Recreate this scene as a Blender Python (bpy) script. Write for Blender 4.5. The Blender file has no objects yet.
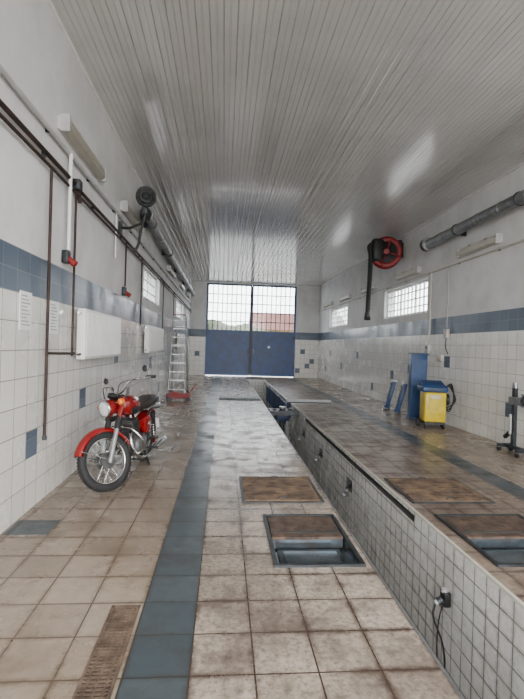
import bpy, bmesh, math, random
from mathutils import Vector, Matrix
random.seed(4)
scene = bpy.context.scene
XL, XR, YB, YN, ZC = -1.77, 4.95, 23.4, -3.0, 4.83
R = math.radians

# ---------------------------------------------------------------- materials
MATS = {}
def nd(nt, t, **kw):
    n = nt.nodes.new(t)
    for k, v in kw.items(): setattr(n, k, v)
    return n
def base(name):
    m = bpy.data.materials.new(name); m.use_nodes = True
    nt = m.node_tree; b = nt.nodes['Principled BSDF']
    MATS[name] = m
    return m, nt, b
def c4(c): return (c[0], c[1], c[2], 1)
def mixc(nt, fac, a, b, mode='MIX'):
    n = nt.nodes.new('ShaderNodeMix'); n.data_type = 'RGBA'; n.blend_type = mode
    for sock, v in ((n.inputs[0], fac), (n.inputs[6], a), (n.inputs[7], b)):
        if isinstance(v, (int, float)): sock.default_value = v
        elif isinstance(v, tuple): sock.default_value = c4(v)
        else: nt.links.new(v, sock)
    return n.outputs[2]
def noise(nt, vec, scale, detail=4, lo=0.4, hi=0.6, rough=0.6):
    n = nt.nodes.new('ShaderNodeTexNoise'); n.inputs['Scale'].default_value = scale
    n.inputs['Detail'].default_value = detail; n.inputs['Roughness'].default_value = rough
    nt.links.new(vec, n.inputs['Vector'])
    r = nt.nodes.new('ShaderNodeMapRange'); r.inputs[1].default_value = lo; r.inputs[2].default_value = hi
    nt.links.new(n.outputs['Fac'], r.inputs[0])
    return r.outputs[0]
def mul(nt, a, f):
    n = nt.nodes.new('ShaderNodeMath'); n.operation = 'MULTIPLY'
    nt.links.new(a, n.inputs[0])
    if isinstance(f, (int, float)): n.inputs[1].default_value = f
    else: nt.links.new(f, n.inputs[1])
    return n.outputs[0]
def simple(name, col, rough=0.5, metal=0.0, var=0.12, scale=6.0, dirt=None, dlo=0.5, dhi=0.7, coat=0.0, spec=.5):
    m, nt, b = base(name)
    tc = nd(nt, 'ShaderNodeTexCoord').outputs['Object']
    f = noise(nt, tc, scale)
    dark = tuple(max(0, x * (1 - var)) for x in col); lite = tuple(min(1, x * (1 + var)) for x in col)
    o = mixc(nt, f, dark, lite)
    if dirt:
        o = mixc(nt, noise(nt, tc, scale * .6, 8, dlo, dhi, .7), o, dirt)
    nt.links.new(o, b.inputs['Base Color'])
    b.inputs['Roughness'].default_value = rough; b.inputs['Metallic'].default_value = metal
    b.inputs['Coat Weight'].default_value = coat; b.inputs['Specular IOR Level'].default_value = spec
    return m
def tiles(name, c1, c2, mortar, w, h, msize, axes, rough=0.4, dirt=(0.1, 0.09, 0.08), damt=0.4, dscale=1.2, off=(0, 0), bump=0.3, dlo=.45, dhi=.7, fine=0.25, gdirt=0.0, drough=.3, spec=.5, big=0.0):
    m, nt, b = base(name)
    tc = nd(nt, 'ShaderNodeTexCoord').outputs['Object']
    sp = nd(nt, 'ShaderNodeSeparateXYZ'); nt.links.new(tc, sp.inputs[0])
    cb = nd(nt, 'ShaderNodeCombineXYZ')
    for i, a in enumerate(axes):
        ad = nd(nt, 'ShaderNodeMath', operation='ADD'); ad.inputs[1].default_value = off[i]
        nt.links.new(sp.outputs[a], ad.inputs[0]); nt.links.new(ad.outputs[0], cb.inputs[i])
    br = nd(nt, 'ShaderNodeTexBrick'); br.offset = 0.0; br.squash = 1.0
    nt.links.new(cb.outputs[0], br.inputs['Vector'])
    br.inputs['Color1'].default_value = c4(c1); br.inputs['Color2'].default_value = c4(c2)
    br.inputs['Mortar'].default_value = c4(mortar)
    br.inputs['Scale'].default_value = 1.0; br.inputs['Mortar Size'].default_value = msize
    br.inputs['Mortar Smooth'].default_value = 0.2
    br.inputs['Brick Width'].default_value = w; br.inputs['Row Height'].default_value = h
    col = br.outputs['Color']
    f1 = noise(nt, tc, dscale, 8, dlo, dhi, .68)
    col = mixc(nt, mul(nt, f1, damt), col, dirt)
    if big > 0:
        col = mixc(nt, mul(nt, noise(nt, tc, .55, 6, .42, .62, .65), big), col, dirt)
    f2 = noise(nt, tc, dscale * 9, 6, .42, .72, .7)
    col = mixc(nt, mul(nt, f2, fine), col, dirt)
    if gdirt > 0:
        br2 = nd(nt, 'ShaderNodeTexBrick'); br2.offset = 0.0
        nt.links.new(cb.outputs[0], br2.inputs['Vector'])
        br2.inputs['Scale'].default_value = 1.0; br2.inputs['Mortar Size'].default_value = msize * 8
        br2.inputs['Mortar Smooth'].default_value = 1.0
        br2.inputs['Brick Width'].default_value = w; br2.inputs['Row Height'].default_value = h
        g = mul(nt, br2.outputs['Fac'], noise(nt, tc, 1.7, 6, .38, .56, .6))
        g = mul(nt, g, noise(nt, tc, 18, 5, .25, .55, .7))
        col = mixc(nt, mul(nt, g, gdirt), col, dirt)
    nt.links.new(col, b.inputs['Base Color'])
    b.inputs['Specular IOR Level'].default_value = spec
    rr = nd(nt, 'ShaderNodeMapRange'); rr.inputs[3].default_value = rough; rr.inputs[4].default_value = min(1, rough + drough)
    nt.links.new(f1, rr.inputs[0]); nt.links.new(rr.outputs[0], b.inputs['Roughness'])
    bp = nd(nt, 'ShaderNodeBump'); bp.inputs['Strength'].default_value = bump; bp.inputs['Distance'].default_value = .004
    bp.invert = True
    nt.links.new(br.outputs['Fac'], bp.inputs['Height']); nt.links.new(bp.outputs[0], b.inputs['Normal'])
    return m

simple('plaster', (.66, .66, .66), .9, var=.06, scale=1.5, dirt=(.50, .49, .47), dlo=.52, dhi=.82)
simple('ext_wall', (.5, .48, .44), .9)
WT = dict(c1=(.80, .785, .745), c2=(.71, .70, .665), mortar=(.28, .27, .25), w=.25, h=.25, msize=.0045, rough=.16, damt=.16, fine=.08, dirt=(.4, .36, .3))
tiles('walltile_y', axes=(1, 2), **WT)
tiles('walltile_x', axes=(0, 2), **WT)
BT = dict(c1=(.07, .10, .145), c2=(.10, .135, .185), mortar=(.18, .20, .22), w=.25, h=.19, msize=.004, rough=.28, damt=.15, fine=.08, dirt=(.16, .19, .23), spec=.4)
tiles('bluestripe_y', axes=(1, 2), off=(0, -2.0), **BT)
tiles('bluestripe_x', axes=(0, 2), off=(0, -2.0), **BT)
FT = dict(w=.3175, h=.3175, axes=(0, 1), off=(.12, .05))
tiles('floor_left', c1=(.28, .225, .175), c2=(.385, .315, .25), mortar=(.06, .045, .035), dirt=(.11, .075, .05), damt=.6, dscale=1.6, gdirt=.8, msize=.005, rough=.20, spec=.5, big=.25, **FT)
tiles('floor_plat', c1=(.46, .39, .32), c2=(.58, .50, .42), mortar=(.05, .035, .03), dirt=(.055, .034, .025), damt=.78, dscale=3.4, gdirt=1.0, fine=.72, dlo=.47, dhi=.68, big=.62, msize=.005, rough=.24, drough=.25, spec=.45, **FT)
tiles('floor_platr', c1=(.27, .205, .155), c2=(.35, .275, .215), mortar=(.05, .035, .03), dirt=(.055, .035, .026), damt=.7, dscale=2.8, gdirt=1.0, fine=.6, big=.35, msize=.006, rough=.28, spec=.4, **FT)
tiles('floor_right', c1=(.31, .25, .195), c2=(.39, .32, .255), mortar=(.07, .05, .04), dirt=(.10, .07, .05), damt=.55, dscale=1.4, gdirt=.6, msize=.005, rough=.25, spec=.45, **FT)
tiles('floor_blue', c1=(.055, .072, .085), c2=(.085, .105, .118), mortar=(.03, .03, .03), dirt=(.045, .04, .035), damt=.55, dscale=2, gdirt=.7, msize=.005, rough=.28, spec=.4, **FT)
tiles('pittile', c1=(.78, .78, .76), c2=(.69, .69, .67), mortar=(.08, .075, .07), w=.155, h=.155, msize=.0045, axes=(1, 2), rough=.2, damt=.3, dscale=2, gdirt=.5, dirt=(.16, .13, .10))
tiles('pittile_x', c1=(.72, .72, .71), c2=(.66, .66, .65), mortar=(.12, .11, .10), w=.155, h=.155, msize=.004, axes=(0, 2), rough=.2, damt=.25, dscale=2)
simple('pitfloor', (.26, .25, .24), .8)
simple('ceiling', (.66, .655, .645), .15, metal=.30, var=.05, scale=.8, dirt=(.52, .47, .42), dlo=.58, dhi=.85, coat=.15)
simple('ceiljoint', (.30, .29, .28), .5)
simple('rust', (.115, .08, .057), .7, var=.4, scale=7, dirt=(.27, .18, .11), dlo=.46, dhi=.64, spec=.25)
simple('rustdark', (.075, .052, .04), .6, var=.4, scale=9, dirt=(.15, .095, .065), dlo=.5, dhi=.65, spec=.3)
simple('grate', (.12, .085, .062), .65, var=.3, scale=9, dirt=(.07, .05, .04), spec=.3)
simple('darksteel', (.035, .04, .045), .45, metal=.4, var=.3)
simple('steelblue', (.11, .14, .165), .2, metal=.6, var=.25, scale=5, dirt=(.07, .05, .04))
simple('nichegrey', (.10, .10, .10), .7)
simple('black', (.010, .010, .011), .5)
simple('rubber', (.014, .014, .015), .75)
simple('white', (.74, .74, .73), .45, var=.04)
simple('cream', (.50, .48, .42), .5, var=.06)
simple('lampdiff', (.33, .31, .26), .3, var=.05)
simple('pipebrown', (.035, .02, .017), .6, var=.3, spec=.3)
simple('pipegrey', (.42, .42, .42), .5, var=.1)
simple('gatebar', (.09, .11, .14), .5, var=.1)
simple('galv', (.26, .27, .28), .38, metal=.7, var=.15, scale=10)
simple('alu', (.36, .37, .38), .38, metal=.8, var=.1)
simple('chrome', (.6, .6, .61), .12, metal=1.0, var=.04)
simple('redpaint', (.20, .003, .004), .25, var=.12, coat=.4)
simple('redreel', (.22, .006, .007), .5, var=.2)
simple('gateblue', (.006, .045, .17), .40, var=.18, scale=3, dirt=(.012, .05, .13))
simple('blue', (.006, .042, .14), .45, var=.15)
simple('bluedark', (.01, .022, .06), .45, var=.15)
simple('yellow', (.55, .41, .015), .4, var=.12)
simple('orange', (.7, .16, .01), .3)
simple('paper', (.86, .86, .85), .8, var=.04)
simple('paperink', (.30, .36, .42), .8, var=.3, scale=40)
simple('engine', (.10, .10, .10), .4, metal=.7, var=.2)
simple('seatvinyl', (.016, .012, .010), .5)
simple('roofred', (.11, .035, .025), .8, var=.2)
simple('housewall', (.30, .22, .09), .9)
simple('leaf', (.045, .065, .03), .9, var=.4, scale=2)
simple('bark', (.06, .04, .03), .9)
simple('asphalt', (.2, .2, .19), .95)
m, nt, b = base('glass'); b.inputs['Base Color'].default_value = (.9, .93, .95, 1); b.inputs['Roughness'].default_value = .08
b.inputs['Metallic'].default_value = .6
# window glazing: grey tint added to dim the sky behind it, soft reflection
m = bpy.data.materials.new('glazing'); m.use_nodes = True; nt = m.node_tree; MATS['glazing'] = m
out = nt.nodes['Material Output']; nt.nodes.remove(nt.nodes['Principled BSDF'])
tr = nt.nodes.new('ShaderNodeBsdfTransparent')
tc = nd(nt, 'ShaderNodeTexCoord').outputs['Object']
nt.links.new(mixc(nt, noise(nt, tc, 1.2), (.37, .39, .41), (.45, .47, .49)), tr.inputs[0])
gl = nt.nodes.new('ShaderNodeBsdfGlossy'); gl.inputs['Roughness'].default_value = .1
mx = nt.nodes.new('ShaderNodeMixShader'); mx.inputs[0].default_value = .04
nt.links.new(tr.outputs[0], mx.inputs[1]); nt.links.new(gl.outputs[0], mx.inputs[2]); nt.links.new(mx.outputs[0], out.inputs[0])

# ---------------------------------------------------------------- builder
class B:
    def __init__(s):
        s.v = []; s.f = []; s.fm = []; s.fs = []; s.mats = []; s.M = Matrix.Identity(4)
    def mi(s, m):
        if m not in s.mats: s.mats.append(m)
        return s.mats.index(m)
    def add(s, vs, fs, mat, smooth=False):
        o = len(s.v); s.v += [s.M @ Vector(p) for p in vs]; k = s.mi(mat)
        for f in fs:
            s.f.append([o + i for i in f]); s.fm.append(k); s.fs.append(smooth)
    def box(s, c, d, mat, rot=None):
        hx, hy, hz = d[0] / 2, d[1] / 2, d[2] / 2
        ps = [Vector((x, y, z)) for x in (-hx, hx) for y in (-hy, hy) for z in (-hz, hz)]
        if rot: ps = [rot @ p for p in ps]
        s.add([p + Vector(c) for p in ps], [(0, 1, 3, 2), (4, 6, 7, 5), (0, 4, 5, 1), (2, 3, 7, 6), (0, 2, 6, 4), (1, 5, 7, 3)], mat)
    def bb(s, lo, hi, mat):
        s.box([(a + b_) / 2 for a, b_ in zip(lo, hi)], [abs(b_ - a) for a, b_ in zip(lo, hi)], mat)
    def rbox(s, c, d, mat, r=.02, rot=None, seg=3):
        hx, hy, hz = d[0] / 2, d[1] / 2, d[2] / 2; r = min(r, hx * .99, hy * .99, hz * .99)
        rings = []
        for zz, ins in ((-hz, r), (-hz + r * .3, r * .3), (-hz + r, 0), (hz - r, 0), (hz - r * .3, r * .3), (hz, r)):
            ring = []
            for cx, cy, a0 in ((1, 1, 0), (-1, 1, 90), (-1, -1, 180), (1, -1, 270)):
                for i in range(seg + 1):
                    a = R(a0 + 90 * i / seg); rr = max(r - ins, .0001)
                    ring.append(Vector((cx * (hx - r) + rr * math.cos(a), cy * (hy - r) + rr * math.sin(a), zz)))
            rings.append(ring)
        if rot: rings = [[rot @ p for p in g] for g in rings]
        s.loft([[p + Vector(c) for p in g] for g in rings], mat, True)
    def loft(s, rings, mat, smooth=True, cap=True):
        n = len(rings[0]); vs = [p for g in rings for p in g]; fs = []
        for i in range(len(rings) - 1):
            for j in range(n):
                k = (j + 1) % n
                fs.append((i * n + j, i * n + k, (i + 1) * n + k, (i + 1) * n + j))
        s.add(vs, fs, mat, smooth)
        if cap:
            s.add(rings[0], [tuple(range(n))[::-1]], mat); s.add(rings[-1], [tuple(range(n))], mat)
    def frame(s, d):
        d = Vector(d).normalized(); u = d.orthogonal().normalized(); return d, u, d.cross(u)
    def cyl(s, p0, p1, r, mat, r2=None, n=16, smooth=True):
        p0, p1 = Vector(p0), Vector(p1); d, u, w = s.frame(p1 - p0); r2 = r if r2 is None else r2
        g = [[p + (u * math.cos(2 * math.pi * i / n) + w * math.sin(2 * math.pi * i / n)) * q for i in range(n)] for p, q in ((p0, r), (p1, r2))]
        s.loft(g, mat, smooth)
    def lathe(s, o, ax, prof, mat, n=24):
        o = Vector(o); d, u, w = s.frame(ax)
        s.loft([[o + d * t + (u * math.cos(2 * math.pi * i / n) + w * math.sin(2 * math.pi * i / n)) * max(q, .0003) for i in range(n)] for t, q in prof], mat, True)
    def tube(s, pts, r, mat, n=10, sub=6, smoothpath=True):
        P = [Vector(p) for p in pts]
        if smoothpath and len(P) > 2:
            Q = []
            E = [P[0] * 2 - P[1]] + P + [P[-1] * 2 - P[-2]]
            for i in range(1, len(E) - 2):
                for k in range(sub):
                    t = k / sub; a, b_, c, d = E[i - 1], E[i], E[i + 1], E[i + 2]
                    Q.append(.5 * ((2 * b_) + (c - a) * t + (2 * a - 5 * b_ + 4 * c - d) * t * t + (3 * b_ - a - 3 * c + d) * t ** 3))
            Q.append(P[-1]); P = Q
        rings = []; up = None
        for i, p in enumerate(P):
            d = (P[min(i + 1, len(P) - 1)] - P[max(i - 1, 0)]).normalized()
            if up is None: up = d.orthogonal().normalized()
            u = (up - d * up.dot(d)).normalized(); up = u; w = d.cross(u)
            rings.append([p + (u * math.cos(2 * math.pi * k / n) + w * math.sin(2 * math.pi * k / n)) * r for k in range(n)])
        s.loft(rings, mat, True)
    def torus(s, c, ax, Rr, r, mat, n=36, m=10, sq=1.0):
        c = Vector(c); d, u, w = s.frame(ax); vs = []; fs = []
        for i in range(n):
            a = 2 * math.pi * i / n; e = u * math.cos(a) + w * math.sin(a)
            for j in range(m):
                t = 2 * math.pi * j / m; vs.append(c + e * (Rr + r * math.cos(t)) + d * r * sq * math.sin(t))
        for i in range(n):
            for j in range(m):
                fs.append((i * m + j, ((i + 1) % n) * m + j, ((i + 1) % n) * m + (j + 1) % m, i * m + (j + 1) % m))
        s.add(vs, fs, mat, True)
    def obj(s, name, parent=None, bevel=0):
        me = bpy.data.meshes.new(name); me.from_pydata([tuple(p) for p in s.v], [], s.f)
        for m in s.mats: me.materials.append(MATS[m])
        me.polygons.foreach_set('material_index', s.fm); me.polygons.foreach_set('use_smooth', s.fs); me.update()
        bm = bmesh.new(); bm.from_mesh(me); bmesh.ops.recalc_face_normals(bm, faces=bm.faces); bm.to_mesh(me); bm.free()
        o = bpy.data.objects.new(name, me); scene.collection.objects.link(o)
        if parent: o.parent = parent
        return o
def empty(name, loc=(0, 0, 0)):
    e = bpy.data.objects.new(name, None); e.location = loc; scene.collection.objects.link(e); return e

# ---------------------------------------------------------------- walls
def wall(name, axis, pos, out, a0, a1, holes, mats, t=.35, z0=0.0):
    asx = sorted({a0, a1} | {h[0] for h in holes} | {h[1] for h in holes})
    zs = sorted({z0, 2.0, 2.38, ZC + .1} | {h[2] for h in holes} | {h[3] for h in holes})
    inh = lambda a, z: any(h[0] < a < h[1] and h[2] < z < h[3] for h in holes)
    b = B()
    P = (lambda a, z, d: (pos + out * d, a, z)) if axis == 'y' else (lambda a, z, d: (a, pos + out * d, z))
    solid = {}
    for i in range(len(asx) - 1):
        for k in range(len(zs) - 1):
            solid[i, k] = not inh((asx[i] + asx[i + 1]) / 2, (zs[k] + zs[k + 1]) / 2)
    for (i, k), ok in solid.items():
        if not ok: continue
        A, A2, Z, Z2 = asx[i], asx[i + 1], zs[k], zs[k + 1]
        zc = (Z + Z2) / 2; m = mats[0] if zc < 2.0 else mats[1] if zc < 2.38 else 'plaster'
        b.add([P(A, Z, 0), P(A2, Z, 0), P(A2, Z2, 0), P(A, Z2, 0)], [(0, 1, 2, 3)], m)
        b.add([P(A, Z, t), P(A2, Z, t), P(A2, Z2, t), P(A, Z2, t)], [(0, 1, 2, 3)], 'ext_wall')
        for (di, dk, q) in ((-1, 0, (A, Z, A, Z2)), (1, 0, (A2, Z, A2, Z2)), (0, -1, (A, Z, A2, Z)), (0, 1, (A, Z2, A2, Z2))):
            if not solid.get((i + di, k + dk), False):
                b.add([P(q[0], q[1], 0), P(q[2], q[3], 0), P(q[2], q[3], t), P(q[0], q[1], t)], [(0, 1, 2, 3)], 'plaster')
    return b.obj(name)
WL = [(9.9, 12.3, 2.6, 3.32), (16.6, 19.4, 2.6, 3.32), (3.0 - 4.5, 1.3, 2.6, 3.32)]
WR = [(10.7, 13.7, 2.58, 3.42), (17.9, 21.0, 2.58, 3.42), (2.2, 5.2, 2.58, 3.42)]
GX0, GX1, GZ1 = -.96, 3.72, 4.78
wall('wall_left', 'y', XL, -1, YN, YB, WL, ('walltile_y', 'bluestripe_y'))
wall('wall_right', 'y', XR, 1, YN, YB, WR, ('walltile_y', 'bluestripe_y'))
wall('wall_back', 'x', YB, 1, XL - .35, XR + .35, [(GX0, GX1, 0.0, GZ1)], ('walltile_x', 'bluestripe_x'))
wall('wall_front', 'x', YN, -1, XL - .35, XR + .35, [(-1.3, 4.5, 0.0, 4.65)], ('walltile_x', 'bluestripe_x'))

b = B()
def acc(side, a, z, w=.25):
    x = XL if side == 'L' else XR; s_ = 1 if side == 'L' else -1
    b.bb((x, a + .005, z + .005), (x + s_ * .004, a + w - .005, z + .245), 'bluestripe_y')
for a, z in ((4.25, .5), (5.75, .75), (3.0, 1.0), (7.5, 1.25), (8.5, .5), (11, 1.0), (12.5, .25), (7.0, .0)): acc('L', a, z)
for a, z in ((7.25, .5), (11.5, 1.0), (12.75, .75), (10.5, 1.5), (14.5, .25), (16.25, 1.25), (9.5, 1.25), (18.5, .75), (20.5, 1.25), (21.5, .5), (6.0, 1.25)): acc('R', a, z)
b.obj('trim_1')
b = B()
for x, z in ((4.0, 1.25), (4.25, .5), (3.75, .25), (-1.5, 1.0), (4.5, .75)): b.bb((x + .005, YB - .004, z + .005), (x + .245, YB, z + .245), 'bluestripe_x')
b.obj('trim_2')

# ---------------------------------------------------------------- ceiling (ribbed panels)
b = B(); x = XL; pw = .14
def strip(x0, z0, x1, z1, m):
    b.add([(x0, YN, z0), (x0, YB, z0), (x1, YB, z1), (x1, YN, z1)], [(0, 1, 2, 3)], m)
while x < XR - 1e-4:
    x2 = min(x + pw, XR)
    if x2 - x < .05: strip(x, ZC, x2, ZC, 'ceiling'); break
    strip(x, ZC, x + .05, ZC, 'ceiling'); strip(x + .05, ZC, x + .056, ZC + .006, 'ceiling'); strip(x + .056, ZC + .006, x + .066, ZC + .006, 'ceiling'); strip(x + .066, ZC + .006, x + .072, ZC, 'ceiling')
    strip(x + .072, ZC, x2 - .012, ZC, 'ceiling'); strip(x2 - .012, ZC, x2 - .009, ZC + .008, 'ceiling'); strip(x2 - .009, ZC + .008, x2 - .003, ZC + .008, 'ceiljoint'); strip(x2 - .003, ZC + .008, x2, ZC, 'ceiling')
    x = x2
b.bb((XL, YN, ZC + .05), (XR, YB, ZC + .1), 'plaster')
for yy in [k * 1.5 + .7 for k in range(-2, 16)]:
    for i in range(47):
        xx = XL + .1 + i * .14
        if xx < XR: b.box((xx, yy, ZC - .001), (.010, .010, .003), 'ceiljoint')
ceil = b.obj('ceiling')
b = B()
b.bb((XL, YN, ZC - .035), (XL + .03, YB, ZC), 'white'); b.bb((XR - .03, YN, ZC - .035), (XR, YB, ZC), 'white')
b.bb((XL, YB - .03, ZC - .035), (XR, YB, ZC), 'white'); b.obj('trim_3')

# ---------------------------------------------------------------- floor
PX0, PX1, SX = 1.15, 1.95, 3.30
PY0, PY1 = .4, 21.5
TG0, TG1 = 12.7, 13.5
b = B()
def rect(x0, x1, y0, y1, m, z=0.0): b.add([(x0, y0, z), (x1, y0, z), (x1, y1, z), (x0, y1, z)], [(0, 1, 2, 3)], m)
def rect_holes(x0, x1, y0, y1, m, holes):
    xs = sorted({x0, x1} | {h[0] for h in holes} | {h[1] for h in holes}); ys = sorted({y0, y1} | {h[2] for h in holes} | {h[3] for h in holes})
    for i in range(len(xs) - 1):
        for j in range(len(ys) - 1):
            cx, cy = (xs[i] + xs[i + 1]) / 2, (ys[j] + ys[j + 1]) / 2
            if any(h[0] < cx < h[1] and h[2] < cy < h[3] for h in holes): continue
            rect(xs[i], xs[i + 1], ys[j], ys[j + 1], m)
rect_holes(XL, -.44, YN, YB, 'floor_left', [(-.63, -.46, YN + .5, 2.78)])
rect(-.44, -.12, YN, YB, 'floor_blue')
TL = (.44, 1.06, 3.25, 4.18); TR = (2.12, 2.93, 3.22, 4.18)
rect_holes(-.12, PX0, YN, YB, 'floor_plat', [TL])
rect_holes(PX1, SX, PY0, PY1, 'floor_platr', [TR, (PX1, SX, TG0, TG1)])
rect(PX0, PX1, YN, PY0, 'floor_plat'); rect(PX1, SX, YN, PY0, 'floor_platr')
rect(PX0, SX, PY1, YB, 'floor_platr')
rect(SX, SX + .32, YN, YB, 'floor_blue'); rect(SX + .32, XR, YN, YB, 'floor_right')
b.bb((-1.77 + .02, 3.81, 0), (-1.77 + .37, 4.12, .003), 'floor_blue')
def tray(x0, x1, y0, y1, d, m):
    for q in (((x0, y0), (x1, y0)), ((x1, y0), (x1, y1)), ((x1, y1), (x0, y1)), ((x0, y1), (x0, y0))):
        b.add([(q[0][0], q[0][1], 0), (q[1][0], q[1][1], 0), (q[1][0], q[1][1], -d), (q[0][0], q[0][1], -d)], [(0, 1, 2, 3)], m)
    rect(x0, x1, y0, y1, m, -d)
tray(*TL, .10, 'steelblue'); tray(*TR, .10, 'steelblue'); tray(-.63, -.46, YN + .5, 2.78, .09, 'darksteel')
b.obj('floor')

# pit
b = B(); D = -1.45
rib = lambda x, y0, y1, z0, z1, m: b.add([(x, y0, z0), (x, y1, z0), (x, y1, z1), (x, y0, z1)], [(0, 1, 2, 3)], m)
rib(PX0, PY0, PY1, D, 0, 'pittile')
niches = [(4.35, 10.4, -.12, -.05)] + [(6.5, 6.8, -.54, -.36), (8.5, 8.8, -.54, -.36), (10.4, 10.7, -.54, -.36)]
ys = sorted({PY0, TG0} | {n[0] for n in niches} | {n[1] for n in niches}); zs = sorted({D, 0} | {n[2] for n in niches} | {n[3] for n in niches})
for i in range(len(ys) - 1):
    for k in range(len(zs) - 1):
        cy, cz = (ys[i] + ys[i + 1]) / 2, (zs[k] + zs[k + 1]) / 2
        if any(n[0] < cy < n[1] and n[2] < cz < n[3] for n in niches): continue
        rib(PX1, ys[i], ys[i + 1], zs[k], zs[k + 1], 'pittile')
for n in niches:
    m_ = 'nichegrey'
    rib(PX1 + .15, n[0], n[1], n[2], n[3], m_)
    for z in (n[2], n[3]): b.add([(PX1, n[0], z), (PX1 + .15, n[0], z), (PX1 + .15, n[1], z), (PX1, n[1], z)], [(0, 1, 2, 3)], m_)
    for y in (n[0], n[1]): b.add([(PX1, y, n[2]), (PX1 + .15, y, n[2]), (PX1 + .15, y, n[3]), (PX1, y, n[3])], [(0, 1, 2, 3)], m_)
rib(PX1, TG1, PY1, D, 0, 'pittile')
for y, m in ((TG0, 'pittile_x'), (TG1, 'pittile_x')): b.add([(PX1, y, D), (SX, y, D), (SX, y, 0), (PX1, y, 0)], [(0, 1, 2, 3)], m)
rib(SX, TG0, TG1, D, 0, 'pittile')
for y in (PY0, PY1): b.add([(PX0, y, D), (PX1, y, D), (PX1, y, 0), (PX0, y, 0)], [(0, 1, 2, 3)], 'pittile_x')
b.add([(PX0, PY0, D), (PX1, PY0, D), (PX1, PY1, D), (PX0, PY1, D)], [(0, 1, 2, 3)], 'pitfloor')
b.add([(PX1, TG0, D), (SX, TG0, D), (SX, TG1, D), (PX1, TG1, D)], [(0, 1, 2, 3)], 'pitfloor')
b.bb((PX0 - .012, PY0, -.03), (PX0 + .006, PY1, .003), 'galv')
b.bb((PX1 - .006, PY0, -.02), (PX1 + .02, TG0, .003), 'cream'); b.bb((PX1 - .006, TG1, -.03), (PX1 + .03, PY1, .004), 'white')
b.bb((PX1, TG1 - .03, -.05), (SX, TG1 + .05, .02), 'pipegrey'); b.bb((PX1, TG0 - .04, -.03), (SX, TG0, .006), 'cream')
for y in (13.6, 15.2, 16.8, 18.4): b.bb((PX1 - .03, y, -.75), (PX1, y + 1.45, -.12), 'blue')
b.bb((PX1, TG1 - .02, -.55), (SX, TG1, -.06), 'bluedark')
b.obj('inspection_pit')

def plate(name, x0, x1, y0, y1):
    b = B()
    b.bb((x0, y0, .002), (x1, y1, .014), 'darksteel')
    b.bb((x0 + .03, y0 + .03, .014), (x1 - .03, y1 - .03, .020), 'rust')
    for sx in (x0 + .12, x1 - .12): b.cyl((sx, y0 + .08, .02), (sx, y0 + .08, .026), .015, 'darksteel')
    n = 9
    for i in range(n):
        y = y0 + .06 + (y1 - y0 - .12) * i / (n - 1)
        b.box(((x0 + x1) / 2, y, .0215), (x1 - x0 - .1, .005, .003), 'rustdark')
    for d in (-1, 1): b.tube([((x0 + x1) / 2 - .05, (y0 + y1) / 2 + d * .36, .02), ((x0 + x1) / 2 - .03, (y0 + y1) / 2 + d * .36, .04), ((x0 + x1) / 2 + .03, (y0 + y1) / 2 + d * .36, .04), ((x0 + x1) / 2 + .05, (y0 + y1) / 2 + d * .36, .02)], .006, 'darksteel')
    return b.obj(name)
plate('floor_cover_plate', .23, 1.08, 4.55, 5.45); plate('floor_cover_plate', 2.02, 2.93, 4.55, 5.42)
def hatch(x0, x1, y0, y1):
    b = B(); w = .03
    for lo, hi in (((x0 - w, y0 - w, 0), (x1 + w, y0, .018)), ((x0 - w, y1, 0), (x1 + w, y1 + w, .018)), ((x0 - w, y0, 0), (x0, y1, .018)), ((x1, y0, 0), (x1 + w, y1, .018))):
        b.bb(lo, hi, 'darksteel')
    ym = y0 + (y1 - y0) * .50
    b.bb((x0 + .01, ym, -.01), (x1 - .01, y1 - .01, .012), 'rustdark')
    b.bb((x0 + .01, ym, -.085), (x1 - .01, ym + .02, -.01), 'steelblue')
    b.bb((x0 + .03, ym + .08, .012), (x1 - .03, ym + .10, .018), 'darksteel')
    b.bb((x0 + .05, y0 + .04, -.095), (x1 - .05, ym - .03, -.08), 'darksteel')
    b.bb((x0 + .09, y0 + .08, -.08), (x1 - .09, ym - .08, -.07), 'steelblue')
    b.tube([((x0 + x1) / 2 - .06, y0 + .1, -.07), ((x0 + x1) / 2, y0 + .09, -.04), ((x0 + x1) / 2 + .06, y0 + .1, -.07)], .006, 'darksteel')
    return b.obj('floor_hatch')
hatch(*TL); hatch(*TR)

b = B(); gx0, gx1, gy0, gy1 = -.628, -.462, YN + .5, 2.775
b.bb((gx0, gy0, -.02), (gx0 + .014, gy1, .004), 'grate'); b.bb((gx1 - .014, gy0, -.02), (gx1, gy1, .004), 'grate'); b.bb((gx0, gy1 - .014, -.02), (gx1, gy1, .004), 'grate')
y = gy0
while y < gy1 - .02:
    b.bb((gx0 + .014, y, -.018), (gx1 - .014, y + .012, .002), 'grate'); y += .026
for xx in (-.59, -.545, -.50): b.bb((xx - .005, gy0, -.016), (xx + .005, gy1, .003), 'grate')
b.obj('drain_grating')

b = B(); b.bb((-.1, 13.2, .002), (1.12, 13.85, .05), 'darksteel')
for i in range(12): b.bb((-.06 + i * .1, 13.24, .05), (-.02 + i * .1, 13.81, .06), 'black')
b.obj('trench_cover')

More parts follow.
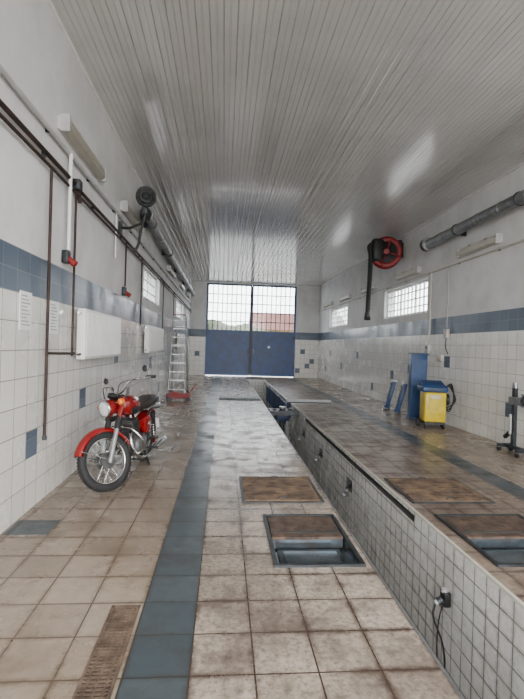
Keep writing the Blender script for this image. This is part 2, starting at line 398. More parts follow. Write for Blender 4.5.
b = B()
for y in (11.3, 11.75): b.box(((PX0 + PX1) / 2, y, -.08), (PX1 - PX0 - .02, .08, .1), 'darksteel')
for x in (PX0 + .1, PX1 - .1): b.box((x, 11.52, -.08), (.06, .5, .12), 'bluedark')
b.rbox(((PX0 + PX1) / 2, 11.52, -.16), (.34, .34, .26), 'bluedark', .03)
b.cyl(((PX0 + PX1) / 2, 11.52, -.6), ((PX0 + PX1) / 2, 11.52, .02), .07, 'darksteel'); b.cyl(((PX0 + PX1) / 2, 11.52, .02), ((PX0 + PX1) / 2, 11.52, .06), .09, 'alu')
b.tube([(PX1 - .2, 11.2, -.05), (PX1 - .15, 11.1, .08), (PX1 - .3, 11.0, .1)], .015, 'galv')
b.obj('pit_jack')

b = B(); sx, sy, sz = PX1 - .002, 3.62, -.47
b.rbox((sx - .03, sy, sz), (.06, .09, .12), 'black', .01); b.cyl((sx - .06, sy, sz - .01), (sx - .10, sy, sz - .03), .032, 'darksteel')
b.cyl((sx - .1, sy, sz - .03), (sx - .12, sy, sz - .04), .022, 'pipegrey')
b.cyl((sx - .035, sy, sz + .05), (sx - .035, sy, sz + .08), .03, 'pipegrey')
b.tube([(sx - .12, sy, sz - .05), (sx - .14, sy - .02, sz - .15), (sx - .07, sy - .05, sz - .35), (sx - .03, sy - .02, sz - .6), (sx - .06, sy + .05, sz - .80), (sx - .1, sy + .08, sz - .96)], .008, 'black')
b.tube([(sx - .03, sy + .03, sz - .05), (sx - .03, sy + .10, sz - .25), (sx - .02, sy + .14, sz - .5), (sx - .04, sy + .05, sz - .75), (sx - .05, sy - .03, sz - .96)], .006, 'black')
b.obj('pit_power_socket')
for y in (6.45, 8.45, 10.35):
    b = B(); b.tube([(PX1 + .1, y + .15, -.42), (PX1 - .05, y + .1, -.44), (PX1 - .12, y, -.48)], .012, 'darksteel')
    b.lathe((PX1 - .1, y + .01, -.47), (-.4, -.9, -.2), [(0, .02), (.03, .03), (.12, .055), (.125, .05), (.1, .02)], 'galv'); b.obj('pit_lamp')

# ---------------------------------------------------------------- windows
def win(name, side, h, nv, nh):
    b = B(); x = XL - .14 if side == 'L' else XR + .14; a0, a1, z0, z1 = h; t = .05
    b.bb((x - .03, a0, z0), (x + .03, a1, z0 + t), 'white'); b.bb((x - .03, a0, z1 - t), (x + .03, a1, z1), 'white')
    b.bb((x - .03, a0, z0), (x + .03, a0 + t, z1), 'white'); b.bb((x - .03, a1 - t, z0), (x + .03, a1, z1), 'white')
    for i in range(1, nv): a = a0 + (a1 - a0) * i / nv; w = .035 if i % 4 == 0 else .014; b.bb((x - .02, a - w, z0), (x + .02, a + w, z1), 'white')
    for k in range(1, nh): z = z0 + (z1 - z0) * k / nh; b.bb((x - .02, a0, z - .012), (x + .02, a1, z + .012), 'white')
    b.add([(x, a0, z0), (x, a1, z0), (x, a1, z1), (x, a0, z1)], [(0, 1, 2, 3)], 'glazing')
    s_ = 1 if side == 'L' else -1; xi = XL if side == 'L' else XR
    b.bb((x, a0, z0 - .03), (xi + s_ * .03, a1, z0), 'white')
    b.obj(name)
for i, h in enumerate(WL): win('window_%d' % (i + 1), 'L', h, 8, 3)
for i, h in enumerate(WR): win('window_%d' % (i + 4), 'R', h, 12, 4)

# ---------------------------------------------------------------- gate
b = B(); yg = YB + .06; zm = 2.30; mid = (GX0 + GX1) / 2
def gb(x0, x1, z0, z1, m, y0=yg - .03, y1=yg + .03): b.bb((x0, y0, z0), (x1, y1, z1), m)
gb(GX0, GX0 + .04, 0, GZ1, 'gateblue', yg - .05, yg + .05); gb(GX1 - .04, GX1, 0, GZ1, 'gateblue', yg - .05, yg + .05); gb(GX0 + .04, GX1 - .04, GZ1 - .03, GZ1, 'gateblue', yg - .05, yg + .05)
for s0, s1 in ((GX0 + .04, mid - .01), (mid + .01, GX1 - .04)):
    gb(s0, s1, .05, zm, 'gateblue', yg - .012, yg + .012)
    for xx in (s0, s1 - .06): gb(xx, xx + .06, .04, GZ1 - .03, 'gateblue')
    for zz in (.04, 1.1, zm - .08, zm + .0): gb(s0 + .06, s1 - .06, zz, zz + .08, 'gateblue')
    gb(s0 + .06, s1 - .06, GZ1 - .08, GZ1 - .03, 'gateblue')
    b.add([(s0 + .06, yg + .02, zm), (s1 - .06, yg + .02, zm), (s1 - .06, yg + .02, GZ1 - .08), (s0 + .06, yg + .02, GZ1 - .08)], [(0, 1, 2, 3)], 'glazing')
    n = 9
    for i in range(1, n): xx = s0 + .06 + (s1 - s0 - .12) * i / n; gb(xx - .02, xx + .02, zm + .08, GZ1 - .08, 'gatebar', yg - .03, yg - .006)
    for k in range(1, 5): zz = zm + .08 + (GZ1 - .08 - zm - .08) * k / 5; gb(s0 + .06, s1 - .06, zz - .02, zz + .02, 'gatebar', yg - .034, yg - .002)
gb(mid - .08, mid + .08, .1, GZ1 - .06, 'bluedark', yg - .06, yg - .03)
gb(mid - .18, mid - .10, 1.15, 1.4, 'darksteel', yg - .07, yg - .03)
b.tube([(mid + .14, yg - .03, 1.15), (mid + .14, yg - .1, 1.18), (mid + .14, yg - .1, 1.42), (mid + .14, yg - .03, 1.45)], .012, 'galv')
for xx in (GX0 + .08, GX1 - .08):
    for zz in (.5, 2.0, 3.9): b.cyl((xx, yg - .06, zz), (xx, yg - .06, zz + .16), .022, 'darksteel')
gb(mid + .9, mid + 1.02, 1.5, 1.62, 'white', yg - .02, yg - .012)
b.obj('door_1')

# ---------------------------------------------------------------- wall lights
def lamp(side, y0, y1, z):
    b = B(); s_ = 1 if side == 'L' else -1; x = XL if side == 'L' else XR
    b.bb((x, y0, z - .07), (x + s_ * .035, y1, z + .07), 'cream')
    pr = [(0.035, -.075), (.06, -.085), (.115, -.05), (.12, 0), (.115, .05), (.06, .085), (.035, .075)]
    b.loft([[Vector((x + s_ * p[0], y, z + p[1])) for p in pr] for y in (y0 + .03, y1 - .03)], 'lampdiff' if side == 'L' else 'cream', False)
    for y in (y0 + .015, y1 - .015):
        b.bb((x + s_ * .03, y - .018, z - .088), (x + s_ * .125, y + .018, z + .088), 'pipegrey')
    for q in (.3, .7): y = y0 + (y1 - y0) * q; b.bb((x + s_ * .05, y - .015, z + .06), (x + s_ * .09, y + .015, z + .09), 'galv')
    b.obj('fluorescent_wall_light')
for y in (4.8, 7.6, 13.6, 17.2, 20.3): lamp('L', y, y + 1.45, 3.84)
for y in (7.75, 11.1, 14.4, 17.4, 20.4): lamp('R', y, y + 1.4, 3.68)

# ---------------------------------------------------------------- left wall pipes
def clips(b, ys, x, z, s_=1):
    for y in ys: b.box((x - s_ * .02, y, z), (.036, .02, .06), 'darksteel')
b = B(); x = XL + .05
b.tube([(x, -2.9, 3.36), (x, 5.25, 3.36)], .022, 'pipebrown'); b.tube([(x, -2.9, 3.27), (x, 4.6, 3.27), ], .016, 'pipebrown')
b.tube([(x, 5.25, 3.36), (x, 5.35, 3.36), (x, 5.38, 3.28), (x, 5.42, 3.2)], .024, 'pipebrown')
b.tube([(x, 5.25, 3.34), (x, 23.2, 3.30)], .02, 'pipebrown'); b.tube([(x, 4.6, 3.27), (x, 23.2, 3.20)], .015, 'pipebrown')
clips(b, [y * 1.6 - 2 for y in range(15)], x, 3.34)
b.tube([(x, 4.55, 3.26), (x, 4.55, .66)], .015, 'pipebrown'); b.cyl((x, 4.55, .66), (x, 4.55, .62), .022, 'darksteel')
b.tube([(x, 5.28, 3.3), (x, 5.28, 1.42)], .013, 'pipebrown')
b.tube([(x, 4.55, 1.47), (x, 4.9, 1.46), (x, 5.36, 1.45)], .013, 'pipebrown')
for yy, zb in ((7.9, 2.55), (9.4, 1.95), (12.7, 1.7), (15.3, 1.5)): b.tube([(x, yy, 3.3), (x, yy, zb)], .014, 'pipebrown')
b.rbox((x + .01, 5.28, 3.36), (.09, .12, .12), 'darksteel', .015)
b.obj('heating_pipes')
b = B(); x = XL + .04
b.tube([(x, -2.9, 3.62), (x, 10, 3.62), (x, 23.2, 3.6)], .022, 'pipegrey', smoothpath=False)
b.tube([(x + .02, 5.05, 3.62), (x + .02, 5.05, 2.58)], .02, 'white'); b.tube([(x, 7.2, 3.6), (x, 7.2, 2.9)], .012, 'white')
clips(b, [y * 1.3 - 2 for y in range(18)], x, 3.62)
b.obj('electrical_conduit')
def sock(y, z):
    b = B(); b.rbox((XL + .037, y, z), (.07, .1, .14), 'darksteel', .012); b.cyl((XL + .06, y, z - .02), (XL + .12, y, z - .06), .034, 'redreel', .032)
    b.cyl((XL + .11, y, z - .055), (XL + .14, y, z - .075), .037, 'redreel', .037); b.obj('power_socket')
sock(5.05, 2.50); sock(7.9, 2.47)
b = B(); x = XR - .04
b.tube([(x, -2.9, 3.5), (x, 23.2, 3.5)], .02, 'cream'); b.tube([(x, 10.45, 3.5), (x, 10.45, 1.78)], .022, 'cream'); b.tube([(x, 9.6, 3.5), (x, 9.6, 2.12)], .01, 'pipegrey')
b.tube([(x, 7.0, 3.5), (x, 7.0, 2.1)], .012, 'pipegrey')
clips(b, [y * 1.4 - 2 for y in range(18)], x, 3.5, -1)
b.obj('cable_duct')
b = B(); b.rbox((XR - .042, 9.6, 2.0), (.08, .14, .2), 'cream', .015); b.tube([(XR - .05, 9.6, 1.9), (XR - .08, 9.55, 1.7), (XR - .05, 9.5, 1.55)], .01, 'black')
b.rbox((XR - .042, 9.85, 1.45), (.08, .2, .14), 'cream', .015); b.obj('junction_box')
b = B(); b.rbox((XR - .052, 10.45, 1.65), (.1, .16, .22), 'pipegrey', .015); b.bb((XR - .11, 10.42, 1.66), (XR - .1, 10.48, 1.72), 'black'); b.obj('junction_box')

for y, z0 in ((4.05, 1.68), (4.72, 1.66)):
    b = B(); b.bb((XL + .001, y, z0), (XL + .006, y + .24, z0 + .34), 'paper')
    for i in range(9): b.bb((XL + .006, y + .03, z0 + .04 + i * .032), (XL + .0075, y + .2 - (i % 3) * .03, z0 + .05 + i * .032), 'paperink')
    b.obj('notice_paper')

# ---------------------------------------------------------------- radiators
def radiator(y0, y1, z0=1.38, z1=1.98):
    b = B(); xa, xb = XL + .05, XL + .15
    b.rbox(((xa + xb) / 2, (y0 + y1) / 2, (z0 + z1) / 2), (xb - xa, y1 - y0, z1 - z0), 'white', .012)
    n = int((y1 - y0) / .055)
    for i in range(n):
        y = y0 + .03 + (y1 - y0 - .06) * (i + .5) / n
        b.rbox((xb + .004, y, (z0 + z1) / 2), (.012, .03, z1 - z0 - .07), 'white', .005, seg=1)
        if i % 2 == 0: b.box((xa + .05, y, z1 + .001), (.07, .02, .004), 'darksteel')
    for y in (y0 + .2, y1 - .2): b.box((XL + .027, y, z1 - .12), (.05, .04, .06), 'galv')
    b.cyl((XL + .1, y0, z0 + .06), (XL + .1, y0 - .1, z0 + .06), .014, 'pipebrown'); b.cyl((XL + .1, y0 - .02, z1 - .06), (XL + .1, y0 - .09, z1 - .06), .018, 'chrome')
    b.obj('radiator')
radiator(5.42, 7.25); radiator(9.9, 12.2); radiator(16.7, 18.6)

# ---------------------------------------------------------------- exhaust ducts
b = B(); xx = XL + .19
b.tube([(xx, 9.0, 4.12), (xx, 14, 4.08), (xx, 22.6, 4.08)], .10, 'galv', n=18, smoothpath=False)
for y in [9.02 + i * .9 for i in range(15)]: b.torus((xx, y, 4.115 if y < 10 else 4.09), (0, 1, 0), .102, .01, 'alu', n=20, m=6)
for y in (9.6, 12.5, 15.5, 18.5, 21): b.box((XL + .052, y, 4.1), (.1, .04, .2), 'darksteel'); b.torus((xx, y, 4.09), (0, 1, 0), .105, .012, 'darksteel', n=20, m=6)
b.tube([(xx, 9.0, 4.12), (xx, 8.85, 4.12), (xx + .02, 8.72, 4.06), (xx + .03, 8.68, 3.93)], .095, 'darksteel', n=16)
b.obj('exhaust_duct')
b = B(); xx = XR - .2
b.tube([(xx, 4.5, 4.14), (xx, 10.4, 4.14)], .105, 'galv', n=20)
for y in [4.6 + i * .72 for i in range(9)]: b.torus((xx, y, 4.14), (0, 1, 0), .106, .007, 'alu', n=22, m=6)
b.cyl((xx, 10.32, 4.14), (xx, 10.46, 4.14), .15, 'darksteel', n=22); b.cyl((xx, 10.3, 4.14), (xx, 10.32, 4.14), .155, 'alu', n=22)
for y in (5, 7, 9): b.box((XR - .052, y, 4.14), (.1, .04, .25), 'darksteel'); b.torus((xx, y, 4.14), (0, 1, 0), .108, .014, 'darksteel', n=20, m=6)
b.obj('ventilation_duct')

# left black exhaust fan
b = B(); o = Vector((-1.33, 7.45, 3.96))
b.lathe(o, (.2, -1, 0), [(-.13, .05), (-.11, .12), (-.09, .15), (.0, .165), (.05, .16), (.06, .14), (.02, .12), (.02, .05), (.05, .04), (.055, .0)], 'black', n=28)
for i in range(8):
    a = i * math.pi / 4; d, u, w = b.frame((.2, -1, 0)); b.cyl(o + d * .055, o + d * .055 + (u * math.cos(a) + w * math.sin(a)) * .15, .005, 'darksteel', n=6)
b.tube([o + Vector((0, .05, -.15)), o + Vector((-.02, .05, -.32)), o + Vector((-.08, .08, -.52)), o + Vector((-.12, .1, -.75)), o + Vector((-.2, .1, -.9))], .022, 'black')
b.rbox(o + Vector((-.02, .05, -.2)), (.1, .1, .14), 'darksteel', .02)
b.tube([o + Vector((-.06, .08, -.4)), (-1.6, 7.55, 3.47), (XL + .02, 7.56, 3.47)], .022, 'black'); b.box((XL + .022, 7.56, 3.47), (.04, .14, .18), 'darksteel')
b.obj('exhaust_fan')

# right hose reel
b = B(); o = Vector((4.48, 12.4, 4.33))
ax = Vector((-.30, -1, 0)).normalized()
b.lathe(o + ax * .16, ax, [(0, .42), (.015, .43), (.03, .42), (.03, .32), (.01, .30), (.0, .2)], 'redreel', n=36)
b.lathe(o + ax * .15, ax, [(.02, .31), (.04, .28), (.05, .12), (.09, .1), (.1, 0)], 'black', n=36)
b.lathe(o - ax * .16, ax, [(-.02, .42), (0, .42), (.0, .1)], 'redreel', n=36)
for k in range(4): b.torus(o + ax * (-.12 + .08 * k), ax, .32, .05, 'rubber', n=32, m=8)
b.cyl(o - ax * .14, o + ax * .14, .3, 'black', n=28)
for i in range(4):
    a = i * math.pi / 2 + .5; d, u, w = b.frame(ax); e = u * math.cos(a) + w * math.sin(a)
    b.cyl(o + ax * .2 + e * .1, o + ax * .2 + e * .4, .022, 'redreel', n=8)
b.cyl(o + ax * .2, o + ax * .27, .08, 'redreel')
b.box(o + Vector((.2, .1, .32)), (.4, .5, .08), 'black'); b.box(o + Vector((.42, .1, .1)), (.08, .4, .4), 'black')
b.box(o + Vector((.0, .3, .15)), (.3, .06, .45), 'black')
b.rbox(o + Vector((-.30, -.12, .05)), (.32, .3, .62), 'black', .08)
hx = o + Vector((-.48, -.12, 0))
b.tube([o + Vector((-.2, -.05, .3)), hx + Vector((-.03, 0, .16)), hx + Vector((0, 0, -.1)), hx + Vector((.0, 0, -.5)), hx + Vector((-.02, 0, -1.1)), hx + Vector((-.04, .0, -1.75))], .062, 'rubber', n=14)
for k in range(17): b.torus(hx + Vector((-.005 - k * .001, 0, -.15 - k * .09)), (0, 0, 1), .063, .008, 'black', n=16, m=6)
b.lathe(hx + Vector((-.04, 0, -1.7)), (0, 0, -1), [(0, .07), (.05, .08), (.2, .09), (.21, .08), (.1, .05)], 'black')
b.obj('exhaust_hose_reel')

# ---------------------------------------------------------------- ladder
b = B()
def ladder_side(yb, yt, xw, rungs):
    for s_ in (-1, 1): b.cyl((-1.42 + s_ * xw, yb, 0), (-1.42 + s_ * xw * .75, yt, 2.5), .026, 'alu', n=8)
    for i in range(rungs):
        t = (i + .7) / (rungs + .3); z = 2.5 * t; y = yb + (yt - yb) * t; w = xw * (1 - .25 * t)
        b.box((-1.42, y, z), (2 * w, .06 if rungs > 6 else .03, .025), 'alu')
ladder_side(14.0, 14.5, .26, 9); ladder_side(15.1, 14.56, .26, 4)
b.box((-1.42, 14.53, 2.52), (.42, .18, .03), 'redpaint')
for s_ in (-1, 1): b.cyl((-1.42 + s_ * .22, 14.25, 1.0), (-1.42 + s_ * .22, 14.9, 1.0), .008, 'galv', n=6); b.rbox((-1.42 + s_ * .26, 14.0, .03), (.07, .07, .06), 'black', .01); b.rbox((-1.42 + s_ * .26, 15.1, .03), (.07, .07, .06), 'black', .01)
b.obj('step_ladder')
b = B(); b.M = Matrix.Translation((-1.25, 12.9, 0)) @ Matrix.Rotation(R(195), 4, 'Z')
for s_ in (-1, 1):
    b.box((0, s_ * .11, .12), (.62, .02, .12), 'redreel'); b.cyl((.27, s_ * .16, .055), (.27, s_ * .10, .055), .055, 'darksteel'); b.cyl((-.27, s_ * .15, .045), (-.27, s_ * .11, .045), .045, 'darksteel')
b.box((.05, 0, .2), (.42, .07, .05), 'redreel', Matrix.Rotation(R(-14), 3, 'Y')); b.cyl((.24, 0, .24), (.24, 0, .28), .05, 'darksteel')
b.box((-.1, 0, .1), (.3, .2, .05), 'redreel'); b.cyl((-.26, 0, .12), (-.5, 0, .45), .016, 'redreel'); b.cyl((-.5, -.12, .45), (-.5, .12, .45), .018, 'black')
b.obj('floor_jack')

# ---------------------------------------------------------------- right side equipment
b = B(); b.M = Matrix.Translation((4.52, 10.15, 0)) @ Matrix.Rotation(R(-8), 4, 'Z')
b.rbox((0, 0, .79), (.36, .24, 1.48), 'blue', .012); b.box((0, 0, .03), (.40, .28, .06), 'bluedark')
b.box((0, -.123, 1.15), (.30, .008, .5), 'blue'); b.box((0, -.123, .45), (.30, .006, .7), 'blue'); b.box((.13, -.13, .75), (.02, .02, .1), 'galv')
b.box((0, 0, 1.54), (.38, .26, .03), 'bluedark')
b.obj('tool_cabinet')
b = B(); b.M = Matrix.Translation((4.40, 9.1, 0)) @ Matrix.Rotation(R(-10), 4, 'Z')
b.rbox((0, 0, .45), (.44, .42, .62), 'yellow', .04); b.rbox((-.02, -.01, .82), (.52, .46, .12), 'blue', .03)
b.box((-.02, .02, .92), (.44, .3, .05), 'blue', Matrix.Rotation(R(15), 3, 'X')); b.box((0, -.214, .5), (.26, .006, .34), 'yellow'); b.box((.0, -.218, .66), (.18, .006, .06), 'cream')
b.box((0, -.24, .82), (.3, .01, .06), 'bluedark')
for sx_ in (-1, 1):
    b.cyl((sx_ * .22, .16, .09), (sx_ * .28, .16, .09), .09, 'rubber'); b.cyl((sx_ * .17, -.15, .05), (sx_ * .2, -.15, .05), .05, 'rubber')
b.box((0, 0, .12), (.4, .4, .05), 'black')
for k in range(3): b.tube([(.23, -.05 + k * .06, .85), (.36, -.04 + k * .06, .92 - k * .03), (.42 + k * .02, 0, .6), (.34, .02, .35 + k * .05), (.26, .05, .45)], .014, 'rubber')
b.cyl((.25, .0, .6), (.31, 0, .6), .12, 'black', n=20)
b.obj('air_compressor')
def ramp(x, y):
    b = B(); b.M = Matrix.Translation((x, y, 0)) @ Matrix.Rotation(R(-20), 4, 'Z') @ Matrix.Rotation(R(14), 4, 'Y')
    b.rbox((0, 0, .42), (.10, .42, .74), 'blue', .015); b.box((-.055, 0, .5), (.012, .26, .35), 'bluedark')
    for k in range(5): b.box((-.06, 0, .3 + k * .09), (.02, .28, .015), 'black')
    b.box((-.01, 0, .80), (.14, .34, .03), 'galv'); b.box((0, 0, .06), (.14, .42, .04), 'bluedark'); b.cyl((-.07, -.1, .7), (-.07, .1, .7), .02, 'black')
    b.obj('wheel_ramp')
ramp(4.40, 11.05); ramp(4.43, 11.85)
b = B(); b.M = Matrix.Translation((4.68, 6.80, 0)) @ Matrix.Rotation(R(4), 4, 'Z')
b.box((0, 0, .1), (.06, .5, .05), 'darksteel'); b.box((0, -.24, .1), (.36, .05, .05), 'darksteel'); b.box((0, .24, .1), (.26, .05, .05), 'darksteel')
for p in ((-.16, -.24), (.16, -.24), (-.11, .24), (.11, .24)):
    b.cyl((p[0] - .015, p[1], .04), (p[0] + .015, p[1], .04), .04, 'rubber'); b.box((p[0], p[1], .075), (.05, .05, .02), 'galv')
b.box((0, .05, .6), (.06, .06, .98), 'darksteel'); b.cyl((0, .05, 1.05), (0, .05, 1.14), .04, 'galv'); b.box((0, 0, .85), (.12, .24, .12), 'galv')
b.cyl((0, -.1, .88), (0, -.2, .88), .05, 'galv'); b.cyl((0, -.2, .88), (0, -.22, .88), .08, 'darksteel', n=20)
for a in (45, 135, 225, 315): b.cyl((0, -.21, .88), (math.cos(R(a)) * .13, -.23, .88 + math.sin(R(a)) * .13), .016, 'black', n=8); b.cyl((math.cos(R(a)) * .13, -.21, .88 + math.sin(R(a)) * .13), (math.cos(R(a)) * .13, -.3, .88 + math.sin(R(a)) * .13), .014, 'galv', n=8)
b.cyl((0, .1, .3), (0, .1, .62), .045, 'pipegrey'); b.box((0, .14, .32), (.05, .3, .05), 'black', Matrix.Rotation(R(-40), 3, 'X'))
b.obj('engine_stand')

# ---------------------------------------------------------------- motorcycle
bike = empty('motorcycle', (-1.05, 6.24, 0)); bike.rotation_euler = (0, 0, R(-97.8))
def wheel(b, c, front=False):
    c = Vector(c); Y = Vector((0, 1, 0))
    b.torus(c, Y, .272, .047, 'rubber', n=48, m=12)
    for i in range(60):
        a = 2 * math.pi * i / 60; e = Vector((math.cos(a), 0, math.sin(a))); rot = Matrix.Rotation(-a, 3, 'Y')
        b.box(c + e * .3165, (.008, .05, .014), 'rubber', rot)
    b.torus(c, Y, .235, .014, 'chrome', n=40, m=8, sq=2.2)
    b.cyl(c - Y * .06, c + Y * .06, .055, 'alu', n=24); b.cyl(c + Y * .03, c + Y * .065, .085, 'engine', n=28); b.cyl(c - Y * .065, c - Y * .03, .085, 'engine', n=28)
    b.cyl(c - Y * .11, c + Y * .11, .011, 'chrome', n=10)
    for i in range(36):
        a = 2 * math.pi * i / 36; s_ = 1 if i % 2 else -1; a2 = a + (.45 if (i // 2) % 2 else -.45)
        b.cyl(c + Vector((math.cos(a2) * .075, s_ * .045, math.sin(a2) * .075)), c + Vector((math.cos(a) * .23, s_ * .008, math.sin(a) * .23)), .0022, 'chrome', n=5)
def fender(b, c, Rr, a0, a1, w, mat):
    rings = []; n = 26
    for i in range(n + 1):
        a = R(a0 + (a1 - a0) * i / n); e = Vector((math.cos(a), 0, math.sin(a))); ring = []
        ps = [(-w, -.045), (-w * .85, -.012), (-w * .5, .008), (0, .016), (w * .5, .008), (w * .85, -.012), (w, -.045), (w * .8, -.016), (0, .01), (-w * .8, -.016)]
        for y, r in ps: ring.append(Vector(c) + e * (Rr + r) + Vector((0, y, 0)))
        rings.append(ring)
    b.loft(rings, mat)
def ell(cx, cy, cz, ry, rz, n=20, e=2.4):
    g = []
    for i in range(n):
        a = 2 * math.pi * i / n; ca, sa = math.cos(a), math.sin(a)
        g.append(Vector((cx, cy + ry * math.copysign(abs(ca) ** (2 / e), ca), cz + rz * math.copysign(abs(sa) ** (2 / e), sa))))
    return g
b = B(); wheel(b, (0, 0, .32)); b.obj('rear_wheel', bike)
b = B(); fender(b, (0, 0, .32), .35, 20, 205, .075, 'redpaint')
b.rbox((-.33, 0, .60), (.06, .09, .10), 'redpaint', .02); b.rbox((-.365, 0, .60), (.02, .07, .07), 'orange', .01); b.box((-.40, 0, .45), (.01, .18, .14), 'white', Matrix.Rotation(R(15), 3, 'Y'))
b.obj('rear_fender', bike)
b = B()
b.tube([(.96, 0, .92), (.9, 0, .6), (.82, 0, .33), (.7, .09, .25), (.35, .11, .25), (.22, .11, .42)], .019, 'black'); b.tube([(.82, 0, .33), (.7, -.09, .25), (.35, -.11, .25), (.22, -.11, .42)], .019, 'black')
b.tube([(.98, 0, .9), (.7, 0, .82), (.3, 0, .72), (-.2, 0, .70)], .02, 'black')
for s_ in (-1, 1):
    b.tube([(.22, s_ * .11, .42), (.2, s_ * .12, .7), (-.25, s_ * .13, .70)], .014, 'black'); b.tube([(.32, s_ * .11, .32), (0, s_ * .11, .32)], .017, 'black')
    b.cyl((0, s_ * .135, .32), (.06, s_ * .145, .5), .018, 'chrome'); b.cyl((.03, s_ * .14, .42), (.11, s_ * .145, .68), .030, 'black')
    for k in range(7): b.torus((.01 + k * .01, s_ * .137, .36 + k * .025), (.25, 0, 1), .026, .005, 'chrome', n=14, m=5)
    b.cyl((.42, s_ * .1, .28), (.42, s_ * .3, .28), .011, 'darksteel'); b.cyl((.42, s_ * .2, .28), (.42, s_ * .31, .28), .017, 'rubber')
    b.cyl((.15, s_ * .12, .35), (.15, s_ * .24, .35), .014, 'rubber')
    b.tube([(.38, s_ * .1, .26), (.30, s_ * .14, .1), (.27, s_ * .17, .012)], .014, 'black')
    b.tube([(.9, 0, .62), (.93, s_ * .14, .60), (.9, s_ * .26, .48), (.82, s_ * .24, .32), (.74, s_ * .08, .26)], .012, 'chrome')
b.cyl((.28, -.16, .08), (.28, .16, .08), .01, 'black')
b.cyl((.99, 0, .78), (.94, 0, .94), .034, 'black')
b.obj('frame', bike)
b = B()
b.loft([ell(x_, 0, z, ry, rz) for x_, z, ry, rz in ((.44, .82, .06, .05), (.46, .82, .095, .085), (.55, .83, .12, .11), (.68, .84, .14, .125), (.80, .85, .145, .125), (.90, .86, .12, .11), (.955, .87, .075, .07), (.965, .87, .04, .03))], 'redpaint')
b.lathe((.74, 0, .96), (0, 0, 1), [(0, .035), (.015, .035), (.02, .028), (.022, 0)], 'chrome')
for s_ in (-1, 1): b.loft([ell(x_, s_ * y_, .80, .006, h_, 12) for x_, y_, h_ in ((.58, .118, .02), (.66, .132, .05), (.8, .14, .05), (.88, .122, .03))], 'black')
b.obj('fuel_tank', bike)
b = B()
b.loft([ell(x_, 0, z, ry, rz, e=3) for x_, z, ry, rz in ((-.33, .80, .06, .03), (-.31, .81, .11, .055), (-.15, .815, .135, .06), (.05, .80, .14, .06), (.25, .785, .13, .055), (.4, .79, .11, .05), (.455, .80, .07, .035))], 'seatvinyl')
b.tube([(-.33, .0, .76), (-.3, .12, .755), (0, .148, .755), (.4, .12, .745)], .007, 'chrome'); b.tube([(-.33, .0, .76), (-.3, -.12, .755), (0, -.148, .755), (.4, -.12, .745)], .007, 'chrome')
b.obj('seat', bike)
b = B()
for s_ in (-1, 1):
    b.loft([ell(x_, s_ * y_, z, .03, rz, e=3) for x_, y_, z, rz in ((.14, .11, .56, .05), (.18, .125, .56, .11), (.32, .135, .55, .12), (.42, .12, .56, .09), (.45, .11, .57, .04))], 'redpaint')
    b.cyl((.3, s_ * .16, .56), (.3, s_ * .17, .56), .035, 'chrome')
b.obj('side_panels', bike)
b = B()
b.loft([ell(x_, 0, z, ry, rz, e=3) for x_, z, ry, rz in ((.36, .36, .08, .07), (.40, .36, .13, .11), (.52, .36, .15, .125), (.68, .36, .15, .12), (.78, .37, .12, .09), (.80, .37, .08, .05))], 'engine')
for s_ in (-1, 1): b.cyl((.64, s_ * .13, .36), (.64, s_ * .17, .36), .10, 'alu', n=28); b.cyl((.48, s_ * .13, .37), (.48, s_ * .16, .37), .08, 'alu', n=24)
cr = Matrix.Rotation(R(8), 3, 'Y')
for k in range(9):
    w = .2 if k < 7 else .17
    b.rbox((.66 + k * .004, 0, .475 + k * .024), (w, .25 if k < 7 else .22, .009), 'engine', .004, cr, 2)
b.box((.675, 0, .57), (.13, .19, .2), 'engine', cr); b.cyl((.7, .05, .69), (.705, .05, .73), .01, 'white'); b.cyl((.7, -.05, .69), (.705, -.05, .73), .01, 'white')
b.cyl((.5, 0, .56), (.58, 0, .56), .04, 'alu')
b.obj('engine', bike)
b = B()
for s_ in (-1, 1):
    b.tube([(.73, s_ * .07, .53), (.81, s_ * .09, .50), (.83, s_ * .13, .36), (.72, s_ * .19, .22), (.45, s_ * .2, .2), (.2, s_ * .2, .22)], .02, 'chrome', n=12)
    b.lathe((.25, s_ * .2, .215), (-1, 0, .05), [(0, .02), (.05, .034), (.15, .043), (.5, .043), (.6, .03), (.62, .018)], 'chrome')
b.tube([(.36, -.17, .28), (.42, -.2, .30), (.45, -.2, .4)], .008, 'chrome')
b.obj('exhaust', bike)
rake = Vector((-math.sin(R(27)), 0, math.cos(R(27))))
AX = Vector((1.32, 0, .32)); steer = Matrix.Translation(AX) @ Matrix.Rotation(R(-36), 4, rake)
b = B(); b.M = steer; wheel(b, (0, 0, 0), True); fw = b.obj('front_wheel', bike)
b = B(); b.M = steer; fender(b, (0, 0, 0), .345, 22, 160, .062, 'redpaint')
for s_ in (-1, 1):
    for a in (30, 150): b.tube([(math.cos(R(a)) * .33, s_ * .06, math.sin(R(a)) * .33), (0, s_ * .09, 0)], .005, 'chrome', n=6)
b.obj('front_fender', bike)
b = B(); b.M = steer
for s_ in (-1, 1):
    o = Vector((0, s_ * .092, 0))
    b.cyl(o - rake * .03, o + rake * .34, .026, 'alu'); b.cyl(o + rake * .34, o + rake * .46, .032, 'rubber'); b.cyl(o + rake * .46, o + rake * .72, .030, 'redpaint')
    b.cyl(o + rake * .72, o + rake * .74, .026, 'chrome')
for q in (.47, .715): b.box(rake * q, (.07, .24, .03), 'black', Matrix.Rotation(R(-27), 3, 'Y'))
b.obj('front_fork', bike)
b = B(); b.M = steer; h0 = rake * .62 + Vector((.06, 0, 0))
b.lathe(h0, (1, 0, -.05), [(-.06, .02), (-.04, .06), (.0, .082), (.06, .092), (.09, .094)], 'redpaint', n=30)
b.lathe(h0 + Vector((.09, 0, -.005)), (1, 0, -.05), [(0, .096), (.015, .100), (.025, .092), (.026, .08)], 'chrome', n=30)
